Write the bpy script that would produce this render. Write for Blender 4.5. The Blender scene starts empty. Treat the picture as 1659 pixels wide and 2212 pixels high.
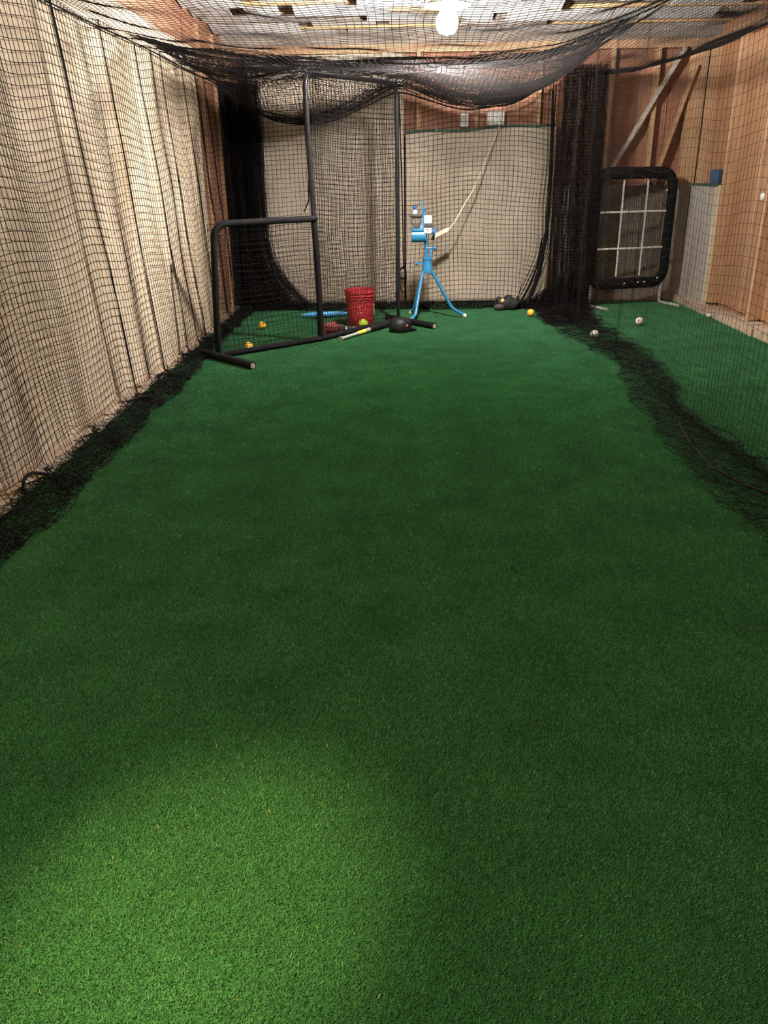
import bpy, bmesh, math, random
import numpy as np
from mathutils import Vector, Matrix
random.seed(7)
rng = np.random.default_rng(11)
SC = bpy.context.scene
COL = SC.collection
PI = math.pi

# ------------------------------------------------------------------ camera
cam_data = bpy.data.cameras.new('camera')
cam = bpy.data.objects.new('camera', cam_data)
COL.objects.link(cam)
cam_data.sensor_fit = 'VERTICAL'
cam_data.sensor_height = 36.0
cam_data.lens = 36.0 * 1750.0 / 2212.0
cam_data.clip_start = 0.02
cam.matrix_world = (Matrix.Translation((0, 0, 1.42)) @ Matrix.Rotation(math.radians(1.35), 4, 'Z')
                    @ Matrix.Rotation(math.radians(90 - 22.6), 4, 'X') @ Matrix.Rotation(math.radians(-0.9), 4, 'Z'))
SC.camera = cam

# ------------------------------------------------------------------ world, exposure
world = bpy.data.worlds.new('world')
SC.world = world
world.use_nodes = True
world.node_tree.nodes['Background'].inputs[0].default_value = (0.5, 0.55, 0.6, 1)
world.node_tree.nodes['Background'].inputs[1].default_value = 0.05
SC.view_settings.view_transform = 'Standard'
SC.view_settings.look = 'None'
SC.view_settings.gamma = 1.0
SC.view_settings.use_curve_mapping = False
SC.view_settings.exposure = 0.95
SC.cycles.max_bounces = 5
SC.cycles.diffuse_bounces = 4
SC.cycles.glossy_bounces = 2
SC.cycles.transmission_bounces = 0
SC.cycles.caustics_reflective = False
SC.cycles.caustics_refractive = False
SC.cycles.adaptive_threshold = 0.03
SC.cycles.use_light_tree = False
LAMP_POS = (0.36, 6.92, 2.52)
LAMP_POWER = 2000.0
LAMP_COL = (1.0, 0.96, 0.92)
CLAMP_POS = (-1.25, -0.35, 2.45)
CLAMP_SPOT = 540.0
CLAMP_SPILL = 165.0
CLAMP_COL = (1.0, 0.72, 0.38)
CLAMP_SPOT_COL = (1.0, 0.62, 0.24)

# ------------------------------------------------------------------ materials
MATS = {}
def nd(nt, t, **kw):
    n = nt.nodes.new(t)
    for k, v in kw.items():
        setattr(n, k, v)
    return n
def mat(name, c1, c2=None, scale=8.0, stretch=(1, 1, 1), rough=0.6, metal=0.0, bump=0.0, bscale=None, detail=3.0,
        spec=0.5, lo=0.3, hi=0.7, c3=None, s3=2.0, lo3=0.5, hi3=0.7):
    m = bpy.data.materials.new(name)
    m.use_nodes = True
    nt = m.node_tree
    b = nt.nodes['Principled BSDF']
    b.inputs['Roughness'].default_value = rough
    b.inputs['Metallic'].default_value = metal
    b.inputs['Specular IOR Level'].default_value = spec
    if c2 is None and bump == 0:
        b.inputs['Base Color'].default_value = (*c1, 1)
    else:
        tc = nd(nt, 'ShaderNodeTexCoord')
        mp = nd(nt, 'ShaderNodeMapping')
        mp.inputs['Scale'].default_value = stretch
        nt.links.new(tc.outputs['Object'], mp.inputs['Vector'])
        n = nd(nt, 'ShaderNodeTexNoise')
        n.inputs['Scale'].default_value = scale
        n.inputs['Detail'].default_value = detail
        nt.links.new(mp.outputs[0], n.inputs['Vector'])
        r = nd(nt, 'ShaderNodeValToRGB')
        r.color_ramp.elements[0].position = lo
        r.color_ramp.elements[1].position = hi
        r.color_ramp.elements[0].color = (*c1, 1)
        r.color_ramp.elements[1].color = (*(c2 or c1), 1)
        nt.links.new(n.outputs['Fac'], r.inputs[0])
        out = r.outputs[0]
        if c3 is not None:
            n3 = nd(nt, 'ShaderNodeTexNoise')
            n3.inputs['Scale'].default_value = s3
            n3.inputs['Detail'].default_value = 2
            nt.links.new(mp.outputs[0], n3.inputs['Vector'])
            r3 = nd(nt, 'ShaderNodeValToRGB')
            r3.color_ramp.elements[0].position = lo3
            r3.color_ramp.elements[1].position = hi3
            nt.links.new(n3.outputs['Fac'], r3.inputs[0])
            mx = nd(nt, 'ShaderNodeMix', data_type='RGBA')
            nt.links.new(r3.outputs[0], mx.inputs['Factor'])
            nt.links.new(out, mx.inputs['A'])
            mx.inputs['B'].default_value = (*c3, 1)
            out = mx.outputs['Result']
        nt.links.new(out, b.inputs['Base Color'])
        if bump:
            n2 = nd(nt, 'ShaderNodeTexNoise')
            n2.inputs['Scale'].default_value = bscale or scale * 3
            n2.inputs['Detail'].default_value = 2
            nt.links.new(mp.outputs[0], n2.inputs['Vector'])
            bp = nd(nt, 'ShaderNodeBump')
            bp.inputs['Strength'].default_value = bump
            bp.inputs['Distance'].default_value = 0.01
            nt.links.new(n2.outputs['Fac'], bp.inputs['Height'])
            nt.links.new(bp.outputs[0], b.inputs['Normal'])
    MATS[name] = m
    return m
def emit(name, col, strength):
    m = bpy.data.materials.new(name)
    m.use_nodes = True
    b = m.node_tree.nodes['Principled BSDF']
    b.inputs['Base Color'].default_value = (*col, 1)
    b.inputs['Emission Color'].default_value = (*col, 1)
    b.inputs['Emission Strength'].default_value = strength
    MATS[name] = m
    return m

mat('twine', (0.0075, 0.0062, 0.006), rough=0.95, spec=0.1)
mat('twine_brown', (0.016, 0.0105, 0.007), (0.009, 0.0065, 0.005), scale=30, rough=0.95, spec=0.08)
mat('rope', (0.005, 0.0045, 0.0045), (0.01, 0.009, 0.008), scale=60, rough=0.9, spec=0.15)
mat('black_pad', (0.0045, 0.0045, 0.005), (0.009, 0.0085, 0.0085), scale=14, rough=0.8, bump=0.3, spec=0.12)
mat('black_steel', (0.008, 0.008, 0.009), (0.016, 0.015, 0.016), scale=25, rough=0.28, spec=0.25)
mat('pipe_grey', (0.42, 0.41, 0.38), (0.24, 0.23, 0.2), scale=20, rough=0.45)
mat('pipe_cap', (0.32, 0.29, 0.22), rough=0.6)
mat('strap_white', (0.72, 0.70, 0.64), (0.5, 0.48, 0.43), scale=40, rough=0.8)
mat('canvas', (0.52, 0.405, 0.285), (0.61, 0.495, 0.365), scale=3.0, stretch=(1, 1, 0.35), rough=0.85, bump=0.25, bscale=40,
    c3=(0.40, 0.285, 0.185), s3=1.6, lo3=0.5, hi3=0.78, spec=0.2)
mat('canvas_back', (0.44, 0.365, 0.285), (0.53, 0.445, 0.355), scale=3.0, stretch=(1, 1, 0.5), rough=0.85, bump=0.25, bscale=40,
    c3=(0.35, 0.28, 0.21), s3=1.7, lo3=0.5, hi3=0.8, spec=0.2)
mat('green_hem', (0.035, 0.07, 0.05), (0.06, 0.1, 0.07), scale=20, rough=0.8)
mat('ply_red', (0.23, 0.10, 0.056), (0.31, 0.145, 0.08), scale=5, stretch=(6, 6, 0.5), rough=0.7, bump=0.15,
    c3=(0.2, 0.085, 0.05), s3=1.3, lo3=0.5, hi3=0.75)
mat('ply_orange', (0.28, 0.14, 0.073), (0.36, 0.195, 0.105), scale=5, stretch=(6, 6, 0.4), rough=0.7, bump=0.15,
    c3=(0.36, 0.15, 0.06), s3=1.3, lo3=0.5, hi3=0.75)
mat('stud_wood', (0.37, 0.21, 0.115), (0.49, 0.305, 0.17), scale=6, stretch=(8, 8, 0.6), rough=0.7, bump=0.2)
mat('joist_wood', (0.45, 0.26, 0.12), (0.6, 0.38, 0.18), scale=6, stretch=(0.6, 8, 8), rough=0.7, bump=0.2)
mat('old_wood', (0.36, 0.33, 0.29), (0.5, 0.46, 0.4), scale=6, stretch=(9, 9, 0.8), rough=0.8, bump=0.2)
mat('grey_panel', (0.36, 0.32, 0.27), (0.45, 0.4, 0.34), scale=5, stretch=(7, 7, 0.4), rough=0.75, bump=0.12,
    c3=(0.27, 0.23, 0.19), s3=1.2, lo3=0.52, hi3=0.75)
mat('brown_panel', (0.19, 0.15, 0.12), (0.26, 0.21, 0.17), scale=5, stretch=(6, 6, 0.6), rough=0.8, bump=0.12)
mat('pale_edge', (0.62, 0.55, 0.4), (0.5, 0.42, 0.3), scale=12, stretch=(4, 4, 0.6), rough=0.7)
mat('concrete', (0.36, 0.28, 0.2), (0.46, 0.34, 0.245), scale=18, rough=0.9, bump=0.6, c3=(0.3, 0.22, 0.16), s3=9, lo3=0.5, hi3=0.62)
mat('roof_white', (0.72, 0.71, 0.69), (0.84, 0.83, 0.81), scale=4, rough=0.6, bump=0.2, c3=(0.3, 0.25, 0.2), s3=3, lo3=0.55, hi3=0.7)
mat('roof_dark', (0.16, 0.13, 0.11), (0.26, 0.22, 0.18), scale=6, stretch=(0.5, 5, 5), rough=0.8, bump=0.2)
mat('machine_blue', (0.022, 0.165, 0.33), (0.032, 0.2, 0.38), scale=6, rough=0.3, spec=0.6)
mat('knob_blue', (0.025, 0.1, 0.25), (0.035, 0.13, 0.3), scale=12, rough=0.4)
mat('machine_grey', (0.3, 0.3, 0.33), (0.38, 0.38, 0.42), scale=12, rough=0.5)
mat('black_rubber', (0.025, 0.023, 0.024), (0.04, 0.037, 0.037), scale=18, rough=0.6)
mat('white_plastic', (0.78, 0.77, 0.74), (0.7, 0.68, 0.64), scale=10, rough=0.45)
mat('cream_plastic', (0.78, 0.7, 0.53), (0.68, 0.6, 0.44), scale=14, rough=0.5)
mat('label_red', (0.55, 0.06, 0.08), rough=0.5)
mat('bucket_red', (0.42, 0.022, 0.03), (0.5, 0.04, 0.045), scale=7, rough=0.5, c3=(0.3, 0.015, 0.02), s3=4, lo3=0.5, hi3=0.7)
mat('scuff', (0.62, 0.4, 0.36), (0.5, 0.25, 0.22), scale=40, rough=0.7)
mat('tape_yellow', (0.6, 0.48, 0.22), rough=0.6)
mat('bat_blue', (0.045, 0.26, 0.55), (0.06, 0.32, 0.62), scale=8, rough=0.4)
mat('bat_silver', (0.42, 0.43, 0.38), (0.5, 0.5, 0.45), scale=14, rough=0.35, metal=0.4)
mat('bat_yellow', (0.85, 0.7, 0.05), rough=0.45)
mat('ball_yellow', (0.85, 0.47, 0.045), (0.78, 0.4, 0.03), scale=30, rough=0.6, bump=0.3, bscale=90)
mat('ball_yellow_seam', (0.62, 0.3, 0.02), rough=0.7)
mat('ball_white', (0.74, 0.69, 0.58), (0.62, 0.56, 0.45), scale=30, rough=0.65)
mat('ball_seam', (0.13, 0.09, 0.07), rough=0.7)
mat('ball_lime', (0.62, 0.75, 0.06), (0.52, 0.66, 0.05), scale=30, rough=0.6)
mat('ball_lime_seam', (0.2, 0.2, 0.05), rough=0.7)
mat('glove_red', (0.3, 0.045, 0.04), (0.17, 0.03, 0.03), scale=25, rough=0.6, bump=0.3)
mat('glove_dark', (0.03, 0.024, 0.022), (0.06, 0.045, 0.038), scale=25, rough=0.7)
mat('helmet_black', (0.006, 0.006, 0.0065), (0.01, 0.01, 0.01), scale=10, rough=0.5, spec=0.2)
mat('dot_red', (0.6, 0.08, 0.06), rough=0.5)
mat('tub_blue', (0.03, 0.07, 0.14), (0.045, 0.09, 0.17), scale=10, rough=0.6)
mat('bag_black', (0.006, 0.006, 0.007), (0.013, 0.013, 0.014), scale=18, rough=0.75, bump=0.4)
mat('turf_base', (0.024, 0.11, 0.04), (0.03, 0.135, 0.048), scale=60, rough=0.9, spec=0.1)
emit('lamp_panel', LAMP_COL, LAMP_POWER)
emit('lamp_bulb_warm', (1.0, 0.78, 0.5), 30.0)
mat('glare_white', (0.85, 0.85, 0.84), rough=0.5)  # for the added disc that widens the bulb's glare
mat('lamp_body', (0.75, 0.75, 0.75), (0.65, 0.65, 0.65), scale=10, rough=0.4)
mat('lamp_metal', (0.5, 0.5, 0.5), rough=0.3, metal=0.9)

# ------------------------------------------------------------------ mesh helpers
class MB:
    def __init__(s):
        s.bm = bmesh.new()
    def box(s, lo, hi, bev=0.0, rot=None, loc=None):
        lo, hi = Vector(lo), Vector(hi)
        c = (lo + hi) / 2
        r = bmesh.ops.create_cube(s.bm, size=1.0, matrix=Matrix.Translation(c) @ Matrix.Diagonal((*(hi - lo), 1)))
        vs = r['verts']
        if bev > 0:
            es = list({e for v in vs for e in v.link_edges})
            rb = bmesh.ops.bevel(s.bm, geom=es, offset=bev, segments=2, affect='EDGES', profile=0.5)
            vs = rb['verts']
        if rot is not None:
            bmesh.ops.rotate(s.bm, verts=list({v for v in vs}), cent=loc if loc is not None else c, matrix=rot)
        return s
    def tube(s, pts, r, n=10, caps=True, flat=None):
        pts = [Vector(p) for p in pts]
        rs = r if isinstance(r, (list, tuple)) else [r] * len(pts)
        rings = []
        prev = None
        for i, p in enumerate(pts):
            a = pts[max(i - 1, 0)]; b = pts[min(i + 1, len(pts) - 1)]
            t = (b - a).normalized()
            if prev is None:
                up = Vector((0, 0, 1)) if abs(t.z) < 0.9 else Vector((0, 1, 0))
                u = up.cross(t).normalized()
            else:
                u = (prev - t * prev.dot(t)).normalized()
            prev = u
            w = t.cross(u)
            fl = flat or (1.0, 1.0)
            rings.append([s.bm.verts.new(p + u * math.cos(2 * PI * k / n) * rs[i] * fl[0] + w * math.sin(2 * PI * k / n) * rs[i] * fl[1]) for k in range(n)])
        for a, b in zip(rings, rings[1:]):
            for k in range(n):
                s.bm.faces.new((a[k], a[(k + 1) % n], b[(k + 1) % n], b[k]))
        if caps:
            s.bm.faces.new(rings[0][::-1]); s.bm.faces.new(rings[-1])
        return s
    def loop_tube(s, pts, r, n=10, flat=(1, 1), axis=None):
        # closed tube; cross-section frame uses the fixed axis as one direction
        pts = [Vector(p) for p in pts]
        ax = Vector(axis).normalized()
        rings = []
        m = len(pts)
        for i in range(m):
            t = (pts[(i + 1) % m] - pts[i - 1]).normalized()
            u = ax.cross(t).normalized()
            rings.append([s.bm.verts.new(pts[i] + u * math.cos(2 * PI * k / n) * r * flat[0] + ax * math.sin(2 * PI * k / n) * r * flat[1]) for k in range(n)])
        for i in range(m):
            a, b = rings[i], rings[(i + 1) % m]
            for k in range(n):
                s.bm.faces.new((a[k], a[(k + 1) % n], b[(k + 1) % n], b[k]))
        return s
    def lathe(s, prof, n=24, M=None):
        M = M or Matrix.Identity(4)
        rings = []
        for (r, z) in prof:
            if r < 1e-6:
                rings.append([s.bm.verts.new(M @ Vector((0, 0, z)))])
            else:
                rings.append([s.bm.verts.new(M @ Vector((r * math.cos(2 * PI * k / n), r * math.sin(2 * PI * k / n), z))) for k in range(n)])
        for a, b in zip(rings, rings[1:]):
            for k in range(n):
                k2 = (k + 1) % n
                if len(a) == 1 and len(b) == 1:
                    continue
                if len(a) == 1:
                    s.bm.faces.new((a[0], b[k2], b[k]))
                elif len(b) == 1:
                    s.bm.faces.new((a[k], a[k2], b[0]))
                else:
                    s.bm.faces.new((a[k], a[k2], b[k2], b[k]))
        return s
    def sphere(s, c, r, sc=(1, 1, 1), sub=3):
        bmesh.ops.create_icosphere(s.bm, subdivisions=sub, radius=r, matrix=Matrix.Translation(c) @ Matrix.Diagonal((*sc, 1)))
        return s
    def build(s, name, m, parent=None, smooth=True, loc=None):
        bmesh.ops.recalc_face_normals(s.bm, faces=s.bm.faces)
        me = bpy.data.meshes.new(name)
        s.bm.to_mesh(me); s.bm.free()
        me.materials.append(MATS[m] if isinstance(m, str) else m)
        if smooth:
            me.polygons.foreach_set('use_smooth', [True] * len(me.polygons))
            try:
                me.set_sharp_from_angle(angle=math.radians(38))
            except Exception:
                pass
        o = bpy.data.objects.new(name, me)
        COL.objects.link(o)
        if parent is not None:
            o.parent = parent
        if loc is not None:
            o.location = loc
        return o
def link_mesh(name, me, m, parent=None):
    if m is not None and not me.materials:
        me.materials.append(MATS[m])
    o = bpy.data.objects.new(name, me)
    COL.objects.link(o)
    if parent is not None:
        o.parent = parent
    return o
def tag(o, label, cat, group=None):
    o['label'] = label; o['category'] = cat
    if group:
        o['group'] = group
    return o
def empty(name, loc=(0, 0, 0), rz=0.0):
    o = bpy.data.objects.new(name, None)
    o.empty_display_size = 0.1
    COL.objects.link(o)
    o.location = loc; o.rotation_euler = (0, 0, rz)
    return o
def structure(o):
    o['kind'] = 'structure'
    return o
def copy_tree(o, parent=None):
    c = o.copy(); COL.objects.link(c)
    c.parent = parent
    for ch in list(o.children):
        copy_tree(ch, c)
    return c
def shared(name, mesh, m, parent, loc, rot=(0, 0, 0), scale=(1, 1, 1)):
    o = link_mesh(name, mesh, m, parent)
    o.location = loc; o.rotation_euler = rot; o.scale = scale
    return o
def smooth_noise(shape_pts, seed, freqs, amp=1.0):
    r = np.random.default_rng(seed)
    u, v = shape_pts
    out = np.zeros_like(u)
    for f in freqs:
        for _ in range(3):
            a = r.uniform(0, 2 * PI)
            ph = r.uniform(0, 2 * PI)
            out += np.sin((u * math.cos(a) + v * math.sin(a)) * f + ph) / (3 * len(freqs)) * 1.6
    return out * amp
def sstep(a, b, x):
    t = np.clip((x - a) / (b - a), 0, 1)
    return t * t * (3 - 2 * t)
def sheet(name, P, m, parent=None, thick=0.0):
    nu, nv = P.shape[:2]
    me = bpy.data.meshes.new(name)
    idx = np.arange(nu * nv).reshape(nu, nv)
    f = np.stack([idx[:-1, :-1], idx[1:, :-1], idx[1:, 1:], idx[:-1, 1:]], -1).reshape(-1, 4)
    me.from_pydata(P.reshape(-1, 3).tolist(), [], f.tolist())
    me.polygons.foreach_set('use_smooth', [True] * len(me.polygons))
    o = link_mesh(name, me, m, parent)
    if thick:
        md = o.modifiers.new('thickness', 'SOLIDIFY'); md.thickness = thick; md.offset = 0
    return o
def net(name, P, m, r=0.0015, parent=None, knots=0.0, border=0.0):
    """knotted square netting: every strand along both directions of the node grid is a three-sided tube"""
    nu, nv = P.shape[:2]
    V = []; Fs = []; base = 0
    du = np.gradient(P, axis=0); dv = np.gradient(P, axis=1)
    nrm = np.cross(du, dv); nrm /= np.maximum(np.linalg.norm(nrm, axis=-1, keepdims=True), 1e-9)
    bad = np.linalg.norm(nrm, axis=-1) < 0.5
    nrm[bad] = (0, 0, 1)
    for ax, T in ((0, du), (1, dv)):
        t = T / np.maximum(np.linalg.norm(T, axis=-1, keepdims=True), 1e-9)
        b = np.cross(t, nrm)
        ring = np.stack([P + r * (nrm * math.cos(a) + b * math.sin(a)) for a in (0, 2 * PI / 3, 4 * PI / 3)], 2)
        V.append(ring.reshape(-1, 3))
        idx = (np.arange(nu * nv) * 3).reshape(nu, nv) + base
        a = idx[:-1, :] if ax == 0 else idx[:, :-1]
        c = idx[1:, :] if ax == 0 else idx[:, 1:]
        for k in range(3):
            k2 = (k + 1) % 3
            Fs.append(np.stack([a + k, a + k2, c + k2, c + k], -1).reshape(-1, 4))
        base += nu * nv * 3
    V = np.concatenate(V); Fs = np.concatenate(Fs)
    me = bpy.data.meshes.new(name)
    nq = len(Fs)
    loops = [Fs.reshape(-1)]
    starts = [np.arange(nq) * 4]
    if knots > 0:
        off = np.array([(1, 0, 0), (-1, 0, 0), (0, 1, 0), (0, -1, 0), (0, 0, 1), (0, 0, -1)], float) * knots
        K = (P.reshape(-1, 1, 3) + off[None]).reshape(-1, 3)
        kb = np.arange(nu * nv) * 6 + len(V)
        tri = np.array([(0, 2, 4), (2, 1, 4), (1, 3, 4), (3, 0, 4), (2, 0, 5), (1, 2, 5), (3, 1, 5), (0, 3, 5)])
        KF = (kb[:, None, None] + tri[None]).reshape(-1, 3)
        V = np.concatenate([V, K])
        loops.append(KF.reshape(-1))
        starts.append(nq * 4 + np.arange(len(KF)) * 3)
    loops = np.concatenate(loops); starts = np.concatenate(starts)
    me.vertices.add(len(V)); me.vertices.foreach_set('co', V.astype(np.float32).ravel())
    me.loops.add(len(loops)); me.loops.foreach_set('vertex_index', loops.astype(np.int32))
    me.polygons.add(len(starts)); me.polygons.foreach_set('loop_start', starts.astype(np.int32))
    me.update(calc_edges=True)
    me.validate()
    return link_mesh(name, me, m, parent)
def spaced(a, b, cell, bumps=()):
    """node positions from a to b; netting bunches up (nodes crowd together) at each bump (centre, width, factor)"""
    s = np.linspace(a, b, 6000)
    d = np.ones_like(s) / cell
    for c, w, k in bumps:
        d += k / cell * np.exp(-((s - c) / w) ** 2)
    cum = np.concatenate([[0], np.cumsum((d[1:] + d[:-1]) / 2 * np.diff(s))])
    return np.interp(np.arange(0, cum[-1], 1.0), cum, s)

# ------------------------------------------------------------------ room shell
XL, XR, YB, YF, ZC = -1.92, 3.42, 9.98, -2.6, 2.86
floor = structure(MB().box((XL - 0.1, YF - 0.1, -0.1), (XR + 0.1, YB + 0.1, 0.0)).build('floor', 'turf_base', smooth=False))
wall_l = structure(MB().box((XL - 0.1, YF, 0), (XL, YB, ZC + 0.2)).build('wall_left', 'ply_red', smooth=False))
wall_b = structure(MB().box((XL - 0.1, YB, 0), (XR + 0.1, YB + 0.1, ZC + 0.2)).build('wall_back', 'ply_red', smooth=False))
wall_r = structure(MB().box((XR, YF, 0), (XR + 0.1, YB, ZC + 0.2)).build('wall_right', 'ply_orange', smooth=False))
wall_f = structure(MB().box((XL - 0.1, YF - 0.1, 0), (XR + 0.1, YF, ZC + 0.2)).build('wall_front', 'ply_red', smooth=False))
ceil = structure(MB().box((XL - 0.1, YF - 0.1, ZC), (XR + 0.1, YB + 0.1, ZC + 0.1)).build('ceiling', 'roof_dark', smooth=False))

# ceiling: joists running across, pale panels between them, purlin strips
y = -2.2
while y < 9.9:
    MB().box((XL, y, 2.83), (XR, y + 0.05, ZC), 0.003).build('joist', random.choice(('joist_wood', 'roof_dark', 'roof_dark')), ceil, smooth=False)
    x = XL + 0.02
    while x < XR - 0.15:
        w = random.choice((0.4, 0.62, 0.95)) + random.uniform(-0.08, 0.08)
        x2 = min(x + w, XR - 0.01)
        if random.random() < 0.85:
            ang = -random.uniform(0.0, 0.2)
            zc = ZC - 0.012 - 0.17 * abs(ang)
            MB().box((x, y + 0.06, zc - 0.005), (x2 - 0.015, y + random.uniform(0.27, 0.385), zc + 0.005), 0, rot=Matrix.Rotation(ang, 3, 'X')).build('ceiling_panel', 'roof_white', ceil, smooth=False)
        x = x2 + random.choice((0.0, 0.0, 0.12))
    y += 0.44

# back wall: plywood sheets, studs, top plate, braces
xs = [XL, -0.72, 0.5, 1.72, 2.94, XR]
for a, b in zip(xs, xs[1:]):
    MB().box((a + 0.003, 9.962, 0.0), (b - 0.003, 9.98, 2.74), 0.002).build('plywood_sheet', 'ply_red', wall_b, smooth=False)
for sx in (-1.88, -1.3, -0.72, -0.3, 0.19, 0.82, 1.5, 2.27, 2.75):
    MB().box((sx, 9.86, 0.04), (sx + 0.045, 9.962, 2.62), 0.003).build('stud', 'stud_wood', wall_b, smooth=False)
MB().box((3.12, 9.855, 0.04), (3.3, 9.962, 2.62), 0.004).build('corner_post', 'stud_wood', wall_b, smooth=False)
MB().box((XL, 9.85, 2.62), (XR, 9.962, 2.70), 0.003).build('top_plate', 'stud_wood', wall_b, smooth=False)
MB().box((XL, 9.9, 2.70), (XR, 9.962, ZC), 0.003).build('rim_board', 'roof_dark', wall_b, smooth=False)
MB().box((XL, 9.85, 0.0), (XR, 9.962, 0.04), 0.003).build('sole_plate', 'stud_wood', wall_b, smooth=False)
def brace(p0, p1, w, t, m):
    p0, p1 = Vector(p0), Vector(p1)
    d = p1 - p0
    q = d.to_track_quat('Z', 'Y').to_matrix()
    o = MB().box((-w / 2, -t / 2, 0), (w / 2, t / 2, d.length), 0.003).build('brace', m, wall_b, smooth=False)
    o.matrix_local = Matrix.Translation(p0) @ q.to_4x4()
    return o
brace((2.28, 9.815, 1.31), (3.03, 9.84, 2.615), 0.06, 0.035, 'old_wood')
brace((2.835, 9.835, 1.3), (3.17, 9.84, 2.45), 0.075, 0.03, 'stud_wood')
MB().box((2.32, 9.825, 0.02), (3.26, 9.85, 1.27), 0.003).build('wainscot_board', 'brown_panel', wall_b, smooth=False)
MB().box((1.75, 9.825, 0.02), (2.315, 9.85, 1.27), 0.003).build('wainscot_board', 'brown_panel', wall_b, smooth=False)

# right wall: sheets, studs, grey half sheet with ledge
ys = [YF, -1.3, -0.1, 1.1, 2.3, 3.5, 4.7, 5.9, 7.1, 8.35, YB - 0.02]
for a, b in zip(ys, ys[1:]):
    MB().box((3.402, a + 0.003, 0.1), (3.42, b - 0.003, 2.74), 0.002).build('plywood_sheet', 'ply_orange', wall_r, smooth=False)
for sy in (-2.0, -0.9, 0.2, 1.3, 2.4, 3.5, 4.6, 5.7, 6.8, 7.85, 8.95, 9.75):
    MB().box((3.29, sy, 0.1), (3.402, sy + 0.05, 2.62), 0.003).build('stud', 'stud_wood', wall_r, smooth=False)
MB().box((3.29, YF, 2.62), (3.402, 9.85, 2.70), 0.003).build('top_plate', 'stud_wood', wall_r, smooth=False)
MB().box((3.265, 9.03, 0.06), (3.29, 9.85, 1.26), 0.003).build('grey_sheet', 'grey_panel', wall_r, smooth=False)
MB().box((3.258, 8.985, 0.06), (3.29, 9.03, 1.27), 0.003).build('edge_batten', 'pale_edge', wall_r, smooth=False)
MB().box((3.255, 9.0, 1.26), (3.40, 9.85, 1.285), 0.003).build('ledge', 'green_hem', wall_r, smooth=False)
for yy in (8.35, 7.1):
    MB().box((3.395, yy - 0.03, 0.1), (3.402, yy + 0.03, 2.62), 0.001).build('joint_batten', 'stud_wood', wall_r, smooth=False)
foot = MB()
yv = np.linspace(YF, 9.82, 60)
for a, b in zip(yv, yv[1:]):
    foot.box((3.21 + random.uniform(-0.012, 0.012), a, 0.0), (3.402, b, 0.075 + random.uniform(-0.012, 0.012)))
structure(foot.build('baseboard_right', 'concrete', smooth=False))
foot = MB()
yv = np.linspace(YF, 9.8, 90)
for a, b in zip(yv, yv[1:]):
    foot.box((XL, a, 0.0), (-1.835 + random.uniform(-0.014, 0.014), b, 0.05 + random.uniform(-0.015, 0.02)))
structure(foot.build('baseboard_left', 'concrete', smooth=False))
# left wall: bare boards past the end of the canvas
yy = 8.2
while yy < 9.9:
    w = 0.2
    MB().box((XL, yy + 0.002, 0.05), (XL + 0.018, min(yy + w, 9.95) - 0.002, 2.74), 0.002).build('wall_board', 'ply_red', wall_l, smooth=False)
    yy += w
for sy in (8.62, 9.3):
    MB().box((XL + 0.018, sy, 0.05), (XL + 0.05, sy + 0.06, 2.74), 0.003).build('batten', 'stud_wood', wall_l, smooth=False)

# ------------------------------------------------------------------ turf pile (carpet pile: one object)
def pile_patch(seed, size=0.3, n=13000):
    r = np.random.default_rng(seed)
    p = r.uniform(-size / 2, size / 2, (n, 2))
    h = r.uniform(0.0055, 0.009, n); w = r.uniform(0.00045, 0.0009, n)
    az = r.uniform(0, 2 * PI, n)
    lean = r.normal(0, 0.0028, (n, 2)) + np.array([0.0, -0.002])
    c, s_ = np.cos(az), np.sin(az)
    b0 = np.stack([p[:, 0] - w * c, p[:, 1] - w * s_, np.zeros(n)], 1)
    b1 = np.stack([p[:, 0] + w * c, p[:, 1] + w * s_, np.zeros(n)], 1)
    t0 = np.stack([p[:, 0] - w * .7 * c + lean[:, 0], p[:, 1] - w * .7 * s_ + lean[:, 1], h], 1)
    t1 = np.stack([p[:, 0] + w * .7 * c + lean[:, 0], p[:, 1] + w * .7 * s_ + lean[:, 1], h], 1)
    V = np.stack([b0, b1, t1, t0], 1).reshape(-1, 3)
    F = np.arange(n * 4).reshape(n, 4)
    me = bpy.data.meshes.new('pile_patch')
    me.from_pydata(V.tolist(), [], F.tolist())
    at = me.color_attributes.new('tint', 'FLOAT_COLOR', 'POINT')
    tint = r.uniform(0, 1, n) * 0.8
    fleck = r.uniform(0, 1, n) < 0.0035
    tint[fleck] = 1.0
    colr = np.zeros((n, 4, 4)); colr[:, :, 0] = tint[:, None]; colr[:, :, 3] = 1
    at.data.foreach_set('color', colr.ravel())
    me.materials.append(MATS['turf_fibre'])
    return me
m = bpy.data.materials.new('turf_fibre'); m.use_nodes = True; MATS['turf_fibre'] = m
nt = m.node_tree; bs = nt.nodes['Principled BSDF']
bs.inputs['Roughness'].default_value = 0.5
bs.inputs['Specular IOR Level'].default_value = 0.3
at = nd(nt, 'ShaderNodeAttribute', attribute_name='tint')
sp = nd(nt, 'ShaderNodeSeparateColor'); nt.links.new(at.outputs['Color'], sp.inputs[0])
rp = nd(nt, 'ShaderNodeValToRGB')
rp.color_ramp.elements[0].position = 0.0; rp.color_ramp.elements[0].color = (0.040, 0.155, 0.068, 1)
rp.color_ramp.elements[1].position = 1.0; rp.color_ramp.elements[1].color = (0.42, 0.42, 0.2, 1)
for pos, c in ((0.45, (0.060, 0.222, 0.098, 1)), (0.8, (0.092, 0.28, 0.122, 1)), (0.9, (0.108, 0.30, 0.13, 1))):
    e = rp.color_ramp.elements.new(pos); e.color = c
nt.links.new(sp.outputs[0], rp.inputs[0])
ge = nd(nt, 'ShaderNodeNewGeometry')
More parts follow.
